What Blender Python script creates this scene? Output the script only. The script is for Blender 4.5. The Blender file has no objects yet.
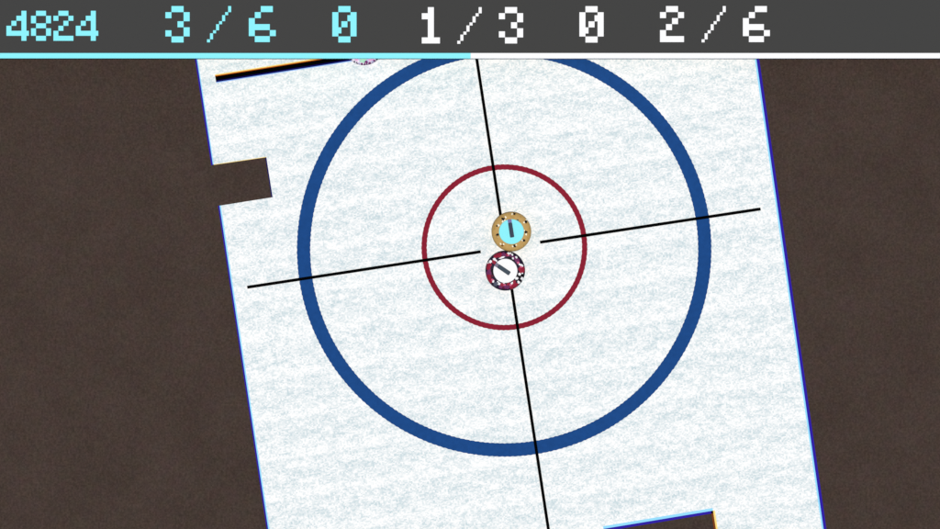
import bpy, bmesh, math, random
from mathutils import Vector, Matrix
random.seed(7)
sc = bpy.context.scene
COL = sc.collection
H = 24.0                      # camera height above the ice
ICE = 0.020                   # top of the ice sheet
TILT = math.radians(8.65)     # the sheet of ice lies turned by this angle

# ------------------------------------------------------------------ helpers
def srgb(r, g, b):
    f = lambda c: c / 12.92 if c <= 0.04045 else ((c + 0.055) / 1.055) ** 2.4
    return (f(r / 255), f(g / 255), f(b / 255), 1.0)

def at(px, py, z=ICE):
    """point of the place, one hundredth of a metre per photo pixel on the ice; higher things are measured at their own height"""
    k = (H + ICE - z) / H
    return Vector(((px - 470) / 100 * k, (264.4 - py) / 100 * k, z))

def link(name, me, parent=None):
    o = bpy.data.objects.new(name, me)
    COL.objects.link(o)
    if parent: o.parent = parent
    return o

def obj(name, bm, mats, parent=None, smooth=False):
    me = bpy.data.meshes.new(name)
    bmesh.ops.recalc_face_normals(bm, faces=bm.faces)
    bm.to_mesh(me); bm.free()
    for m in (mats if isinstance(mats, (list, tuple)) else [mats]): me.materials.append(m)
    if smooth:
        for p in me.polygons: p.use_smooth = True
    return link(name, me, parent)

def tag(o, label=None, cat=None, group=None, kind=None):
    if label: o['label'] = label
    if cat: o['category'] = cat
    if group: o['group'] = group
    if kind: o['kind'] = kind
    return o

def thing(name, loc, label, cat, group=None):
    o = bpy.data.objects.new(name, None); COL.objects.link(o); o.location = loc
    o.empty_display_size = 0.1
    return tag(o, label, cat, group)

def prism(bm, pts, z0, z1, mi=0):
    """solid with a polygon outline"""
    lo = [bm.verts.new((p[0], p[1], z0)) for p in pts]
    hi = [bm.verts.new((p[0], p[1], z1)) for p in pts]
    n = len(pts)
    fs = [bm.faces.new(hi), bm.faces.new(lo[::-1])]
    for i in range(n): fs.append(bm.faces.new((lo[i], lo[(i + 1) % n], hi[(i + 1) % n], hi[i])))
    for f in fs: f.material_index = mi

def box(bm, x0, x1, y0, y1, z0, z1, mi=0):
    prism(bm, [(x0, y0), (x1, y0), (x1, y1), (x0, y1)], z0, z1, mi)

# ------------------------------------------------------------------ materials
def mat(name, rgb, rough=0.7, spec=0.15, var=0.0, scale=30.0, bump=0.0):
    m = bpy.data.materials.new(name); m.use_nodes = True
    nt = m.node_tree; b = nt.nodes['Principled BSDF']
    b.inputs['Roughness'].default_value = rough
    b.inputs['Specular IOR Level'].default_value = spec
    b.inputs['Base Color'].default_value = rgb
    if var or bump:
        tc = nt.nodes.new('ShaderNodeTexCoord')
        nz = nt.nodes.new('ShaderNodeTexNoise'); nz.inputs['Scale'].default_value = scale
        nz.inputs['Detail'].default_value = 5
        nt.links.new(tc.outputs['Object'], nz.inputs['Vector'])
        if var:
            r = nt.nodes.new('ShaderNodeValToRGB')
            r.color_ramp.elements[0].position = 0.3; r.color_ramp.elements[1].position = 0.7
            r.color_ramp.elements[0].color = tuple(c * (1 - var) for c in rgb[:3]) + (1,)
            r.color_ramp.elements[1].color = tuple(min(1, c * (1 + var)) for c in rgb[:3]) + (1,)
            nt.links.new(nz.outputs['Fac'], r.inputs['Fac'])
            nt.links.new(r.outputs['Color'], b.inputs['Base Color'])
        if bump:
            bp = nt.nodes.new('ShaderNodeBump'); bp.inputs['Strength'].default_value = bump
            bp.inputs['Distance'].default_value = 0.004
            nt.links.new(nz.outputs['Fac'], bp.inputs['Height'])
            nt.links.new(bp.outputs['Normal'], b.inputs['Normal'])
    return m

def ice_material():
    m = bpy.data.materials.new('pebbled_ice'); m.use_nodes = True
    nt = m.node_tree; N = nt.nodes.new; L = nt.links.new
    b = nt.nodes['Principled BSDF']
    b.inputs['Roughness'].default_value = 0.75; b.inputs['Specular IOR Level'].default_value = 0.1
    tc = N('ShaderNodeTexCoord')
    def mapped(rot, scl):
        mp = N('ShaderNodeMapping'); mp.vector_type = 'TEXTURE'; mp.inputs['Rotation'].default_value = (0, 0, rot)
        mp.inputs['Scale'].default_value = [1 / c for c in scl]
        L(tc.outputs['Object'], mp.inputs['Vector']); return mp.outputs['Vector']
    def noise(vec, scale, detail, rough=0.6, dist=0.0):
        n = N('ShaderNodeTexNoise'); n.inputs['Scale'].default_value = scale
        n.inputs['Detail'].default_value = detail; n.inputs['Roughness'].default_value = rough
        n.inputs['Distortion'].default_value = dist
        L(vec, n.inputs['Vector']); return n.outputs['Fac']
    def ramp(fac, p0, p1, c0=(0, 0, 0, 1), c1=(1, 1, 1, 1)):
        r = N('ShaderNodeValToRGB'); e = r.color_ramp.elements
        e[0].position = p0; e[0].color = c0; e[1].position = p1; e[1].color = c1
        L(fac, r.inputs['Fac']); return r.outputs['Color']
    def math_(op, a, c):
        n = N('ShaderNodeMath'); n.operation = op
        for i, v in ((0, a), (1, c)):
            if isinstance(v, (int, float)): n.inputs[i].default_value = v
            else: L(v, n.inputs[i])
        return n.outputs[0]
    # frost pattern that comes back at a regular step along and across the sheet
    def woven(tx, ty, rx, ry, detail, skew):
        sp = N('ShaderNodeSeparateXYZ'); L(mapped(TILT, (1, 1, 1)), sp.inputs[0])
        sx = math_('ADD', sp.outputs['X'], math_('MULTIPLY', sp.outputs['Y'], skew))
        px = math_('MULTIPLY', sx, 2 * math.pi / tx); py = math_('MULTIPLY', sp.outputs['Y'], 2 * math.pi / ty)
        cv = N('ShaderNodeCombineXYZ')
        L(math_('MULTIPLY', math_('COSINE', px, 0), rx), cv.inputs[0]); L(math_('MULTIPLY', math_('SINE', px, 0), rx), cv.inputs[1])
        L(math_('MULTIPLY', math_('COSINE', py, 0), ry), cv.inputs[2])
        n = N('ShaderNodeTexNoise'); n.noise_dimensions = '4D'; n.inputs['Scale'].default_value = 1.0
        n.inputs['Detail'].default_value = detail; n.inputs['Roughness'].default_value = 0.6
        L(cv.outputs[0], n.inputs['Vector']); L(math_('MULTIPLY', math_('SINE', py, 0), ry), n.inputs['W'])
        return n.outputs['Fac']
    wv = ramp(woven(0.53, 0.40, 0.62, 0.85, 4, -0.05), 0.36, 0.62)
    sy = N('ShaderNodeSeparateXYZ'); L(mapped(TILT + 0.02, (1, 1, 1)), sy.inputs[0])
    wave = math_('ADD', sy.outputs['Y'], math_('MULTIPLY', noise(mapped(TILT, (2.5, 1.2, 1)), 1.0, 2), 0.16))
    band = math_('MULTIPLY', math_('SINE', math_('MULTIPLY', wave, 2 * math.pi / 0.40), 0), 0.035)
    streak = ramp(noise(mapped(TILT + 0.10, (4.2, 13.0, 1)), 1.0, 4, 0.66, 0.5), 0.36, 0.66)
    patch = ramp(noise(mapped(TILT, (9, 20, 1)), 1.0, 3, 0.6, 0.3), 0.34, 0.64)
    # frost grain: small square-ish flecks about two centimetres across
    mp = mapped(TILT, (1, 1, 1))
    sn = N('ShaderNodeVectorMath'); sn.operation = 'SNAP'
    L(mp, sn.inputs[0]); sn.inputs[1].default_value = (0.016, 0.013, 1)
    wn = N('ShaderNodeTexWhiteNoise'); wn.noise_dimensions = '2D'; L(sn.outputs[0], wn.inputs['Vector'])
    grain = noise(mapped(TILT, (56, 66, 1)), 1.0, 3, 0.75)
    s = math_('ADD', math_('MULTIPLY', streak, 0.13), math_('MULTIPLY', patch, 0.14))
    s = math_('ADD', s, math_('MULTIPLY', wv, 0.24))
    s = math_('ADD', s, band)
    s = math_('ADD', s, math_('MULTIPLY', grain, 0.62))
    s = math_('ADD', s, math_('MULTIPLY', wn.outputs['Value'], 0.44))
    col = ramp(s, 0.42, 0.98, ICE_LO, ICE_HI)
    L(col, b.inputs['Base Color'])
    bp = N('ShaderNodeBump'); bp.inputs['Strength'].default_value = 0.12; bp.inputs['Distance'].default_value = 0.002
    L(s, bp.inputs['Height']); L(bp.outputs['Normal'], b.inputs['Normal'])
    return m

def floor_material():
    m = bpy.data.materials.new('brown_matting'); m.use_nodes = True
    nt = m.node_tree; N = nt.nodes.new; L = nt.links.new
    b = nt.nodes['Principled BSDF']
    b.inputs['Roughness'].default_value = 0.9; b.inputs['Specular IOR Level'].default_value = 0.05
    tc = N('ShaderNodeTexCoord')
    mp = N('ShaderNodeMapping'); L(tc.outputs['Object'], mp.inputs['Vector'])
    def noise(scale, detail, sc3=None):
        n = N('ShaderNodeTexNoise'); n.inputs['Scale'].default_value = scale; n.inputs['Detail'].default_value = detail
        v = mp.outputs['Vector']
        if sc3:
            q = N('ShaderNodeMapping'); q.inputs['Scale'].default_value = sc3
            L(tc.outputs['Object'], q.inputs['Vector']); v = q.outputs['Vector']
        L(v, n.inputs['Vector']); return n.outputs['Fac']
    def add(a, c, k):
        n = N('ShaderNodeMath'); n.operation = 'MULTIPLY_ADD'; L(a, n.inputs[0]); n.inputs[1].default_value = k
        if isinstance(c, float): n.inputs[2].default_value = c
        else: L(c, n.inputs[2])
        return n.outputs[0]
    f = add(noise(1.7, 3), 0.0, 0.3)
    f = add(noise(1.0, 2, (38, 16, 1)), f, 0.3)
    f = add(noise(48, 2), f, 0.4)
    r = N('ShaderNodeValToRGB'); e = r.color_ramp.elements
    e[0].position = 0.34; e[1].position = 0.66
    e[0].color = srgb(61, 50, 44); e[1].color = srgb(76, 63, 57)
    L(f, r.inputs['Fac'])
    # weave: square tufts about a centimetre and a half wide, and yellower and redder patches of pile
    sn = N('ShaderNodeVectorMath'); sn.operation = 'SNAP'; L(tc.outputs['Object'], sn.inputs[0]); sn.inputs[1].default_value = (0.015, 0.015, 10)
    wn = N('ShaderNodeTexWhiteNoise'); wn.noise_dimensions = '2D'; L(sn.outputs[0], wn.inputs['Vector'])
    hn = N('ShaderNodeTexNoise'); hn.inputs['Scale'].default_value = 9; hn.inputs['Detail'].default_value = 3; L(tc.outputs['Object'], hn.inputs['Vector'])
    m1 = N('ShaderNodeMix'); m1.data_type = 'RGBA'; m1.blend_type = 'OVERLAY'; m1.inputs[0].default_value = 0.13
    L(r.outputs['Color'], m1.inputs[6]); L(hn.outputs['Color'], m1.inputs[7])
    m2 = N('ShaderNodeMix'); m2.data_type = 'RGBA'; m2.blend_type = 'OVERLAY'; m2.inputs[0].default_value = 0.14
    L(m1.outputs[2], m2.inputs[6]); L(wn.outputs['Value'], m2.inputs[7])
    L(m2.outputs[2], b.inputs['Base Color'])
    return m

ICE_LO = srgb(200, 217, 221); ICE_HI = srgb(254, 254, 252)
M_ice = ice_material()
M_floor = floor_material()
M_blue = mat('blue_ring_paint', srgb(28, 73, 134), var=0.08, scale=22, spec=0.03)
M_red = mat('red_ring_paint', srgb(140, 32, 51), var=0.10, scale=22, spec=0.03)
M_black = mat('black_line_paint', (0.0012, 0.0012, 0.0014, 1), spec=0.0)
M_board = mat('scoreboard_grey', srgb(67, 67, 66), rough=0.8, spec=0.05)
M_cyan = mat('pale_cyan_paint', srgb(142, 243, 251), spec=0.05)
M_white = mat('white_paint', (0.97, 0.97, 0.97, 1), spec=0.05)
M_indigo = mat('indigo_fringe', srgb(46, 28, 164), spec=0.05)  # from here to navy: lens colour fringing put into paint
M_lightblue = mat('light_blue_fringe', srgb(150, 222, 255), spec=0.05)
M_rust = mat('rust_fringe', srgb(124, 62, 22), spec=0.05)
M_yellow = mat('yellow_fringe', srgb(255, 222, 128), spec=0.05)
M_orange = mat('orange_fringe', srgb(255, 178, 60), spec=0.05)
M_navyfringe = mat('navy_fringe', srgb(8, 6, 92), spec=0.05)
M_steel = mat('dark_steel', srgb(52, 52, 54), rough=0.5, spec=0.3)

# ------------------------------------------------------------------ setting
bm = bmesh.new(); box(bm, -1500, 1500, -1500, 1500, -0.5, 0.0)
tag(obj('ground', bm, M_floor), 'dark brown matting around the sheet of ice', None, None, 'structure')

def along(p, q, py):
    t = (py - p[1]) / (q[1] - p[1]); return (p[0] + (q[0] - p[0]) * t, py)
LU0, LU1 = (196.6, 58), (213.0, 165.0)          # left edge above the notch
N1, N2, N3 = (266.4, 157.2), (272.6, 197.2), (219.6, 205.6)
LL1 = (268.3, 529)                              # left edge below the notch
R0, R1 = (756.2, 58), (823.6, 529)              # right edge
B0, B1, B2 = (603.4, 528.6), (713.0, 510.4), (717.0, 536.0)   # notch at the bottom
e = lambda a, b, t: (a[0] + (b[0] - a[0]) * t, a[1] + (b[1] - a[1]) * t)
B3 = e(B1, B2, 3.2); B4 = (B0[0] + (B3[0] - B1[0]), B0[1] + (B3[1] - B1[1]))
BL = along(N3, LL1, 760); BR = along(R0, R1, 740)
TL = along(LU0, LU1, -260); TR = along(R0, R1, -330)
fB = lambda x: BL[1] + (BR[1] - BL[1]) * (x - BL[0]) / (BR[0] - BL[0])
outline = [TL, LU1, N1, N2, N3, BL, BR, TR]
bm = bmesh.new()
# the ice with its side notch, and the square hole at the bottom cut out
outer = [at(*p) for p in outline]; hole = [at(*p) for p in (B0, B1, B3, B4)]
def cut_face(z):
    vo = [bm.verts.new((p.x, p.y, z)) for p in outer]
    vh = [bm.verts.new((p.x, p.y, z)) for p in hole]
    ed = [bm.edges.new((v[i], v[(i + 1) % len(v)])) for v in (vo, vh) for i in range(len(v))]
    bmesh.ops.triangle_fill(bm, use_beauty=True, edges=ed, normal=(0, 0, 1))
    return vo, vh
top = cut_face(ICE); low = cut_face(0.002)
for a, b_ in zip(top, low):
    for i in range(len(a)):
        j = (i + 1) % len(a); bm.faces.new((b_[i], b_[j], a[j], a[i]))
tag(obj('ice_ground', bm, M_ice), 'white pebbled sheet of ice', None, None, 'structure')

# ------------------------------------------------------------------ coloured edging round the ice: lens colour fringing built as thin strips
def fringe(p, q, bands, label, ext=(0, 0)):
    """bands: (offset0, offset1, material) in centimetres, positive = to the left of p -> q, seen from above"""
    a, c = at(*p), at(*q)
    d = (c - a).normalized(); n = Vector((-d.y, d.x, 0))
    a = a - d * ext[0] / 100; c = c + d * ext[1] / 100
    bm = bmesh.new(); ms = []
    for o0, o1, m in bands:
        if m not in ms: ms.append(m)
        o0, o1 = o0 / 100, o1 / 100
        inside = m in (M_lightblue, M_yellow)                   # lies on the ice; the outer band stands on the ground
        prism(bm, [(a + n * o0)[:2], (c + n * o0)[:2], (c + n * o1)[:2], (a + n * o1)[:2]], ICE + 0.001 if inside else 0.001, ICE + 0.003)
        for f in bm.faces:
            if f.tag is False: f.material_index = ms.index(m); f.tag = True
    return tag(obj('fringe_strip', bm, ms), label, 'edge strip', 'painted lens fringes along the edges of the ice')
# walking down the left edge: the ice lies on the left-hand side of p -> q
fringe(TL, LU1, [(-1.7, -0.0, M_indigo), (0.0, 0.9, M_lightblue)], 'dark blue painted lens fringe on the left ice edge above the brown side notch')
fringe(N3, BL, [(-1.5, -0.0, M_indigo), (0.0, 1.3, M_lightblue)], 'dark blue painted lens fringe on the left ice edge below the brown side notch')
fringe(TR, BR, [(0.0, 2.8, M_indigo), (-1.6, 0.0, M_lightblue)], 'long blue painted lens fringe down the right edge of the ice')
fringe(B0, B1, [(0.0, 2.6, M_lightblue), (-2.6, 0.0, M_indigo)], 'blue painted lens fringe along the top of the bottom brown notch', (0, 0))
fringe(B1, B3, [(0.0, 1.8, M_yellow), (-2.0, 0.0, M_rust)], 'orange and yellow painted lens fringe on the right side of the bottom brown notch')
fringe(N1, N2, [(-1.1, 0.0, M_navyfringe)], 'thin navy painted lens fringe on the right end of the brown side notch')
fringe(LU1, N1, [(0.0, 0.5, M_yellow)], 'thin pale orange painted lens fringe along the top of the side notch')

# ------------------------------------------------------------------ paint on the ice
def ring(name, cx, cy, r0, r1, z, m, label, cat, wob, n):
    c = at(cx, cy, z); bm = bmesh.new(); a = []; b = []
    for i in range(n):
        t = 2 * math.pi * i / n
        w0 = wob * (1 if (i // 2) % 2 else -1) + random.uniform(-wob, wob) * 0.5
        w1 = wob * (1 if (i // 2) % 2 else -1) + random.uniform(-wob, wob) * 0.5
        a.append(bm.verts.new(c + Vector((math.cos(t), math.sin(t), 0)) * (r0 + w0) / 100))
        b.append(bm.verts.new(c + Vector((math.cos(t), math.sin(t), 0)) * (r1 + w1) / 100))
    for i in range(n):
        j = (i + 1) % n; bm.faces.new((a[i], b[i], b[j], a[j]))
    return tag(obj(name, bm, m), label, cat)
ring('blue_ring', 504.2, 249.2, 193.9, 207.2, ICE + 0.004, M_blue, 'large wide dark blue ring painted on the ice', 'ring', 0.15, 1000)
ring('red_ring', 504.4, 247.2, 77.6, 82.9, ICE + 0.004, M_red, 'small thin dark red ring painted on the ice round the stones', 'ring', 0.12, 420)

def line(p, q, w, label):
    a, c = at(*p, ICE + 0.008), at(*q, ICE + 0.008)
    d = (c - a).normalized(); n = Vector((-d.y, d.x, 0)) * w / 200
    bm = bmesh.new(); bm.faces.new([bm.verts.new(v) for v in (a - n, c - n, c + n, a + n)])
    return tag(obj('black_line', bm, M_black), label, 'line', 'thin black lines crossing the rings')
C0 = (504.6, 248.0)
V0, V1 = (476.6, 58), (548.4, 529)
line((247.2, 287.2), (480.8, 251.6), 3.0, 'thin black line across both rings, ending just left of the stones')
line((540.0, 242.2), (760.6, 208.9), 3.0, 'thin black line running from just right of the stones towards the right ice edge')
line(along(V0, V1, -40), along(V0, V1, 217), 3.0, 'thin black line coming down from the scoreboard to the tan stone')
line(along(V0, V1, 280), along(V0, V1, 720), 3.0, 'thin black line leading down from the dark red stone across the blue ring')

# thick line at the top left, with lens colour fringes painted yellow-orange above and navy below
a, c = at(215.6, 79.0, ICE + 0.004), at(700, 1.8, ICE + 0.004)
d = (c - a).normalized(); n = Vector((-d.y, d.x, 0)); bm = bmesh.new()
for k, (o0, o1) in enumerate(((-1.7, 2.6), (2.6, 3.5), (3.5, 4.5), (-3.2, -1.7), (-4.0, -3.2))):
    bm.faces.new([bm.verts.new(v) for v in (a + n * o0 / 100, c + n * o0 / 100, c + n * o1 / 100, a + n * o1 / 100)]).material_index = k
tag(obj('thick_line', bm, [M_black, mat('brown_orange_fringe', srgb(196, 92, 8), spec=0.05), mat('pale_orange_fringe', srgb(255, 222, 120), spec=0.05), M_navyfringe, mat('soft_blue_fringe', srgb(150, 190, 255), spec=0.05)]),
    'thick black line with painted lens fringes, orange above and blue below, top left on the ice', 'line')

# ------------------------------------------------------------------ curling stones
M_stripe = mat('slate_handle', srgb(54, 66, 84), rough=0.6, spec=0.1)
M_stripe2 = mat('grey_slate_handle', srgb(64, 76, 88), rough=0.6, spec=0.1)
def palette(cols):
    return [mat('granite_' + k, srgb(*v), rough=0.6, spec=0.1, var=0.08, scale=60) for k, v in cols]

def stone(px, py, base, cap_m, handle, handle_m, neck_m, pal, blobs, default, jitter, label, R=0.198, cap_r=0.125):
    """blobs: (dx, dy, radius, material index[, stretch angle, stretch]) in cm from the centre, y up"""
    c = at(px, py, base + 0.09); c.z = base
    t = thing('curling_stone', c, label, 'curling stone', 'curling stones on the ice')
    # profile from the running edge up over the belly to the cap seat
    prof = [(0.0, 0.004), (0.055, 0.004), (0.065, 0.0), (0.075, 0.004), (0.11, 0.010), (0.15, 0.022), (0.18, 0.042), (0.193, 0.062), (R, 0.084)]
    NR = 16
    for i in range(1, NR + 1):
        r = R - (R - cap_r) * i / NR
        u = max(0.0, (r - 0.150) / (R - 0.150))
        prof.append((r, 0.084 + 0.046 * math.sqrt(max(0, 1 - u * u)) if i else 0.084))
    prof.append((0.0, prof[-1][1] - 0.0005))
    NA = 176; bm = bmesh.new(); rows = []
    for r, z in prof:
        if r == 0: rows.append([bm.verts.new((0, 0, z))]); continue
        rows.append([bm.verts.new((r * math.cos(2 * math.pi * i / NA), r * math.sin(2 * math.pi * i / NA), z)) for i in range(NA)])
    cells = {}
    def colour(x, y):
        best = default(x, y) if callable(default) else default
        bd = 1.0
        for b in blobs:
            dx, dy = x - b[0], y - b[1]
            if len(b) > 4:
                ca, sa = math.cos(b[4]), math.sin(b[4]); dx, dy = (dx * ca + dy * sa) / b[5], -dx * sa + dy * ca
            dd = math.hypot(dx, dy) / b[2]
            if dd < bd: bd = dd; best = b[3]
        return best
    for k in range(len(prof) - 1):
        A, B = rows[k], rows[k + 1]
        for i in range(NA):
            j = (i + 1) % NA
            if len(A) == 1: vs = (A[0], B[j], B[i])
            elif len(B) == 1: vs = (A[i], A[j], B[0])
            else: vs = (A[i], A[j], B[j], B[i])
            f = bm.faces.new(vs); m = f.calc_center_median()
            f.smooth = True
            x, y = m.x * 100, m.y * 100
            if 3 < k < 8:                        # the flank under the belly carries the pattern of the rim down
                rr = math.hypot(x, y); x, y = x * 18.5 / rr, y * 18.5 / rr
                x += 1.4 * math.sin(k * 2.1); y += 1.4 * math.cos(k * 2.1)
            f.material_index = colour(x + random.gauss(0, jitter), y + random.gauss(0, jitter))
    body = obj('body', bm, pal, t)
    # coloured cap
    zc = prof[-2][1]; bm = bmesh.new(); last = None
    ctr = bm.verts.new((0, 0, zc + 0.008))
    rr = [(cap_r - 0.001, zc - 0.004), (cap_r - 0.001, zc + 0.003), (cap_r - 0.006, zc + 0.007), (cap_r * 0.5, zc + 0.008)]
    for r, z in rr:
        cur = [bm.verts.new((r * math.cos(2 * math.pi * i / 96), r * math.sin(2 * math.pi * i / 96), z)) for i in range(96)]
        if last:
            for i in range(96): bm.faces.new((last[i], last[(i + 1) % 96], cur[(i + 1) % 96], cur[i]))
        last = cur
    for i in range(96): bm.faces.new((last[i], last[(i + 1) % 96], ctr))
    obj('cap', bm, cap_m, t)
    # gooseneck handle: a foot on the cap rising to a straight grip
    (x0, y0), (xm, ym), (x1, y1) = handle
    hz = zc + 0.030
    def bar(x0, y0, x1, y1, w0, w1, z0, z1, bev):
        d = Vector((x1 - x0, y1 - y0, 0)) / 100; L = d.length; ang = math.atan2(d.y, d.x)
        b = bmesh.new()
        prism(b, [(0, -w0 / 2), (L, -w1 / 2), (L, w1 / 2), (0, w0 / 2)], z0, z1)
        bmesh.ops.bevel(b, geom=b.edges[:], offset=bev, segments=2, affect='EDGES')
        bmesh.ops.transform(b, matrix=Matrix.Translation((x0 / 100, y0 / 100, 0)) @ Matrix.Rotation(ang, 4, 'Z'), verts=b.verts)
        return b
    g = obj('handle', bar(xm, ym, x1, y1, 0.040, 0.042, hz, hz + 0.018, 0.004), handle_m, t, False)
    obj('neck', bar(x0, y0, xm, ym, 0.038, 0.040, zc + 0.004, hz + 0.016, 0.003), neck_m, g, False)
    return t

# tan stone, pale cyan cap
Z = 100 / 12.02
pal = palette([('tan', (192, 156, 94)), ('black', (18, 14, 12)), ('cream', (250, 240, 214)), ('brown', (120, 78, 30)), ('green', (40, 92, 84)), ('dulltan', (180, 144, 82))])
def q(zx, zy, cx, cy): return ((zx - cx) / 12.02, (cy - zy) / 12.02)
bl = []
for zx, zy, r, m in ((290, 68, 1.05, 1), (264, 70, .8, 2), (158, 126, 1.5, 1), (186, 108, .85, 2), (150, 158, .9, 2), (180, 146, .8, 2), (430, 163, 1.3, 1), (408, 172, .8, 2), (440, 138, .85, 2),
                     (84, 214, .9, 1), (104, 205, 1.0, 2), (90, 321, 1.35, 1), (94, 344, .7, 2), (430, 286, 1.3, 1), (432, 312, .9, 2), (408, 270, .7, 2), (405, 388, 1.15, 1), (384, 384, .7, 2),
                     (293, 452, 1.35, 1), (274, 456, .8, 2), (316, 440, .8, 2), (148, 447, 1.0, 3), (130, 428, .95, 2), (164, 432, .7, 2), (330, 146, .9, 4), (346, 66, .7, 5), (345, 395, .6, 2)):
    x, y = q(zx, zy, 257, 281); bl.append((x, y, r * 1.15, m))
for k in range(26):
    t = random.uniform(0, 6.283); r = random.uniform(13, 19.4); bl.append((r * math.cos(t), r * math.sin(t), random.uniform(.5, 1.4), 5))
hp = lambda px, py, cx, cy: (px - cx, cy - py)
stone(511.4, 231.6, ICE, M_cyan, (hp(509.4, 219.6, 511.4, 231.6), hp(509.9, 222.8, 511.4, 231.6), hp(512.1, 237.4, 511.4, 231.6)), M_stripe,
      mat('lilac_neck', srgb(122, 122, 172), spec=0.1), pal, bl, 0, 0.12,
      'tan curling stone with black specks and a pale cyan cap, touching the dark red stone')

# dark red and navy stone, white cap
pal = palette([('navy', (34, 24, 48)), ('red', (150, 32, 56)), ('purple', (112, 46, 92)), ('pink', (206, 96, 134)), ('white', (250, 248, 248)), ('grey', (82, 86, 102)), ('blackish', (16, 12, 22)), ('darkred', (86, 22, 46))])
bl = []
for zx, zy, r, m in ((178, 80, 1.9, 1), (206, 72, 1.6, 1), (150, 96, 1.7, 1), (128, 160, 1.8, 1), (150, 190, 1.2, 1), (74, 200, 2.2, 1), (66, 236, 1.9, 1), (72, 366, 2.2, 1), (92, 392, 1.9, 1), (108, 330, 1.2, 7),
                     (70, 330, 1.8, 1), (200, 96, 1.4, 1), (40, 210, 1.2, 7), (250, 470, 1.4, 7), (405, 430, 1.3, 1), (480, 270, 1.5, 1), (450, 285, 1.0, 1), (330, 60, .8, 4), (480, 390, .7, 4), (60, 180, .8, 4), (160, 150, .8, 4), (470, 300, .7, 4), (250, 412, .9, 4), (466, 262, 2.2, 1), (484, 240, 1.6, 1), (440, 250, 1.5, 1), (366, 428, 2.0, 1), (384, 452, 1.6, 1), (344, 468, 1.7, 1), (376, 400, 1.4, 1), (228, 440, 1.8, 1), (300, 424, 1.7, 1), (288, 76, 1.4, 1), (244, 72, 1.7, 2), (268, 84, 1.4, 2),
                     (330, 90, 1.6, 2), (372, 116, 1.6, 2), (412, 146, 2.0, 2), (76, 272, 1.7, 2), (58, 298, 1.6, 2), (88, 300, 1.5, 2), (214, 460, 1.7, 2), (262, 462, 1.9, 2), (294, 466, 1.7, 2), (420, 170, 1.2, 3), (260, 440, 1.2, 3),
                     (456, 220, 1.2, 3), (112, 382, 1.4, 3), (300, 84, 1.0, 3), (304, 62, 1.15, 4), (350, 76, 1.0, 4), (136, 134, 1.35, 4), (90, 160, 1.4, 4), (366, 118, 1.2, 4), (398, 108, 1.1, 4),
                     (462, 210, 1.4, 4), (440, 194, 1.0, 4), (440, 314, 1.5, 4), (430, 404, 1.35, 4), (470, 364, 1.5, 4), (404, 362, 1.3, 4), (352, 420, 1.3, 4), (330, 440, 1.1, 3), (120, 396, 1.2, 4), (192, 424, 1.2, 4), (178, 404, .9, 4),
                     (150, 432, 1.8, 5), (172, 414, 1.2, 5), (440, 340, 1.7, 6), (470, 325, 1.7, 6), (410, 320, 1.2, 6), (446, 388, 1.5, 6), (320, 110, 1.7, 6), (350, 140, 1.1, 6), (404, 384, 1.1, 6), (110, 270, 1.5, 6), (116, 300, 1.4, 6)):
    x, y = q(zx, zy, 268, 270); bl.append((x, y, r * 1.15, m))
x, y = q(226, 112, 268, 270); bl.append((x, y, .75, 4, math.radians(18), 4.2))
x, y = q(280, 424, 268, 270); bl.append((x, y, .7, 6, math.radians(10), 4.0))
stone(505.3, 270.7, ICE, M_white, (hp(495.2, 264.2, 505.3, 270.7), hp(497.9, 265.8, 505.3, 270.7), hp(509.6, 273.7, 505.3, 270.7)), M_stripe2,
      mat('grey_lilac_neck', srgb(128, 120, 140), spec=0.1), pal, bl, 0, 0.10,
      'dark red and navy mottled curling stone with white cap, touching the tan stone', cap_r=0.121)

# pale stone with purple flecks, half under the scoreboard
pal = palette([('pale', (246, 232, 244)), ('plum', (116, 36, 108)), ('ink', (52, 44, 84)), ('rose', (238, 176, 214)), ('mint', (178, 226, 196)), ('lavender', (200, 190, 226))])
bl = []
for k in range(46):
    t = 2 * math.pi * k / 46 + random.uniform(-.03, .03)
    bl.append((19.0 * math.cos(t), 19.0 * math.sin(t), random.uniform(.75, 1.3), random.choice((1, 2, 1, 5))))
for k in range(16):
    t = 2 * math.pi * k / 16 + random.uniform(-.1, .1) + .1
    bl.append((16.4 * math.cos(t), 16.4 * math.sin(t), random.uniform(1.2, 2.2), random.choice((1, 3, 3, 0))))
for t in (-140, -150, -35, -42):
    bl.append((17.2 * math.cos(math.radians(t)), 17.2 * math.sin(math.radians(t)), 1.6, 1))
for t, m in ((-90, 4), (-98, 4), (-82, 4), (-106, 5), (-75, 5), (-115, 3), (-66, 3)):
    bl.append((15.6 * math.cos(math.radians(t)), 15.6 * math.sin(math.radians(t)), 2.2, m))
stone(363.6, 45.2, ICE + 0.004, mat('pale_mint_cap', srgb(206, 236, 222), spec=0.05), ((-6, 4), (-3.4, 2.6), (6.5, -4)), M_stripe,
      mat('mauve_neck', srgb(150, 130, 160), spec=0.1), pal, bl, 0, 0.15,
      'pale curling stone with purple flecked rim, half hidden under the scoreboard')

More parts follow.
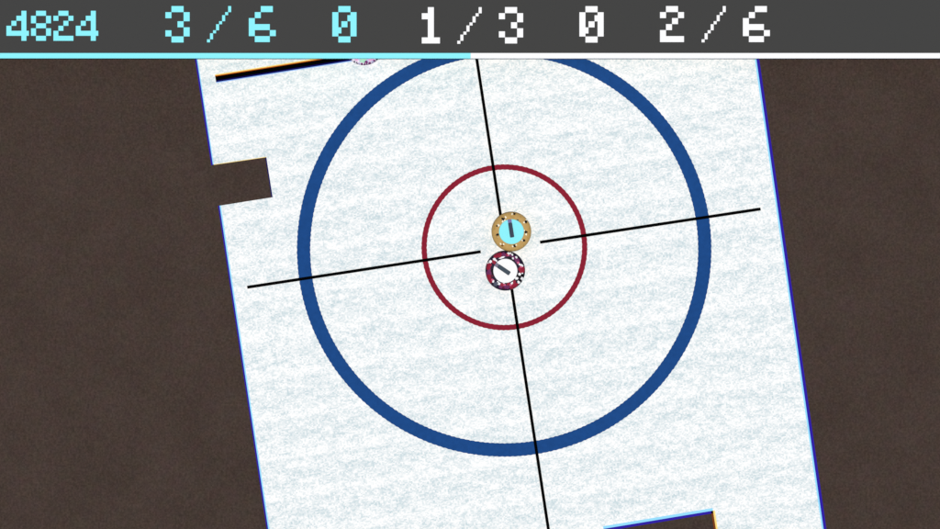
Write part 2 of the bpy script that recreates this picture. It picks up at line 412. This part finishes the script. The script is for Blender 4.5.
# ------------------------------------------------------------------ scoreboard: a long flat board carried on legs above the far end of the ice
ZB = 0.285
root = thing('scoreboard', at(470, 20, 0.0), 'long dark grey scoreboard with cyan and white numbers above a cyan and white bar', 'scoreboard')
root_loc = root.location.copy()
def loc(px, py, z):
    return at(px, py, z) - root_loc
bm = bmesh.new()
a, c = loc(-70, 53.0, ZB), loc(1010, -46, ZB)
box(bm, a.x, c.x, a.y, c.y, ZB - 0.05, ZB)
bmesh.ops.bevel(bm, geom=bm.edges[:], offset=0.004, segments=2, affect='EDGES')
obj('panel', bm, M_board, root)
for x0, x1, m, lab in ((-70, 470.6, M_cyan, 'pale cyan left half of the bar'), (470.6, 1010, M_white, 'white right half of the bar')):
    bm = bmesh.new(); a, c = loc(x0, 58.3, ZB + .002), loc(x1, 53.0, ZB + .002)
    box(bm, a.x + (0.0005 if x0 > 0 else 0), c.x, a.y, c.y - 0.0005, ZB - 0.05, ZB + 0.002)
    tag(obj('timer_bar', bm, m, root), lab)
for px in (-55, 995):
    for py in (45, -38):
        a = loc(px, py, 0.1); bm = bmesh.new()
        bmesh.ops.create_cone(bm, cap_ends=True, segments=20, radius1=0.03, radius2=0.025, depth=ZB - 0.051, matrix=Matrix.Translation((a.x, a.y, (ZB - 0.051) / 2)))
        obj('leg', bm, M_steel, root)

G = {'0': ["2345", "2345", "0167", "01567", "01567", "013467", "013467", "01267", "01267", "0167", "2345", "2345"],
     '1': ["23", "23", "0123", "0123", "23", "23", "23", "23", "23", "23", "012345", "012345"],
     '2': ["2345", "2345", "0167", "0167", "45", "45", "23", "23", "01", "01", "01234567", "01234567"],
     '3': ["2345", "2345", "0167", "0167", "67", "45", "45", "67", "0167", "0167", "2345", "2345"],
     '4': ["67", "67", "4567", "4567", "2367", "2367", "0167", "0167", "012345678", "012345678", "67", "67"],
     '6': ["4567", "4567", "23", "23", "01", "01", "0123456", "0123456", "0178", "0178", "23456", "23456"],
     '8': ["2345", "2345", "0167", "0167", "0167", "2345", "2345", "0167", "0167", "0167", "2345", "2345"],
     '/': ["7", "7", "6", "5", "5", "4", "3", "3", "2", "1", "1", "0"]}
def glyph(ch, x0, y0, p, m, name, label):
    cells = {(int(k), r) for r, row in enumerate(G[ch]) for k in row}
    bm = bmesh.new(); z0, z1 = ZB - 0.001, ZB + 0.004; V = {}
    # glyphs are built on one shared lattice so that neighbouring pixels join into one solid
    def v(i, j, top):
        if (i, j, top) not in V:
            b = loc(x0 + i * p, y0 + j * p, ZB + 0.004); V[i, j, top] = bm.verts.new((b.x, b.y, z1 if top else z0))
        return V[i, j, top]
    for i, j in cells:
        bm.faces.new((v(i, j + 1, 1), v(i + 1, j + 1, 1), v(i + 1, j, 1), v(i, j, 1)))
        for di, dj, s in ((-1, 0, ((i, j), (i, j + 1))), (1, 0, ((i + 1, j + 1), (i + 1, j))), (0, -1, ((i + 1, j), (i, j))), (0, 1, ((i, j + 1), (i + 1, j + 1)))):
            if (i + di, j + dj) not in cells:
                (ax, ay), (bx, by) = s
                bm.faces.new((v(ax, ay, 0), v(bx, by, 0), v(bx, by, 1), v(ax, ay, 1)))
    me = bpy.data.meshes.new(name); bm.to_mesh(me); bm.free(); me.materials.append(m)
    o = link(name, me, root); tag(o, label)
P = 3.0
for ch, x, y, p, m, lab in (
    ('4', 6.4, 10.8, 2.5, M_cyan, 'small cyan figure 4, first of 4824'), ('8', 31.0, 10.8, 2.5, M_cyan, 'small cyan figure 8 of 4824'), ('2', 53.4, 10.8, 2.5, M_cyan, 'small cyan figure 2 of 4824'), ('4', 75.8, 10.8, 2.5, M_cyan, 'small cyan figure 4, last of 4824'),
    ('3', 165.4, 6.1, 3.03, M_cyan, 'cyan figure 3'), ('/', 207.0, 6.1, 3.02, M_cyan, 'cyan slash'), ('6', 248.8, 6.1, 3.0, M_cyan, 'cyan figure 6'), ('0', 332.3, 6.1, 3.03, M_cyan, 'cyan figure 0'),
    ('1', 421.8, 7.2, 3.02, M_white, 'white figure 1'), ('/', 457.3, 7.2, 3.05, M_white, 'white slash between 1 and 3'), ('3', 498.9, 7.1, 3.03, M_white, 'white figure 3'), ('0', 579.4, 6.2, 3.03, M_white, 'white figure 0'),
    ('2', 660.0, 6.1, 3.0, M_white, 'white figure 2'), ('/', 701.6, 6.1, 3.02, M_white, 'white slash between 2 and 6'), ('6', 742.9, 6.1, 3.0, M_white, 'white figure 6')):
    glyph(ch, x, y, p, m, 'slash' if ch == '/' else 'digit', lab)

# ------------------------------------------------------------------ light, sky, camera
SUN_EL = math.radians(86.5)
sun = bpy.data.lights.new('sun', 'SUN'); sun.energy = 2.82; sun.angle = math.radians(0.5); sun.color = (1.0, 0.965, 0.905)
so = bpy.data.objects.new('sun', sun); COL.objects.link(so)
so.rotation_euler = (math.radians(90) - SUN_EL, 0, 0); so.location = (0, -2, 30)
w = bpy.data.worlds.new('World'); sc.world = w; w.use_nodes = True
nt = w.node_tree; bg = nt.nodes['Background']; bg.inputs['Strength'].default_value = 0.05
sky = nt.nodes.new('ShaderNodeTexSky'); sky.sky_type = 'NISHITA'; sky.sun_disc = False
sky.sun_elevation = SUN_EL; sky.sun_rotation = math.radians(180)
nt.links.new(sky.outputs['Color'], bg.inputs['Color'])

cam = bpy.data.cameras.new('camera'); co = bpy.data.objects.new('camera', cam); COL.objects.link(co)
co.location = (0, 0, H + ICE); co.rotation_euler = (0, 0, 0)
cam.sensor_width = 36; cam.lens = 36 * H / 9.4; cam.clip_end = 6000; cam.clip_start = 0.1
sc.camera = co
sc.view_settings.view_transform = 'Standard'; sc.view_settings.look = 'None'
sc.view_settings.exposure = 0.0; sc.view_settings.gamma = 1.0
sc.view_settings.use_curve_mapping = False
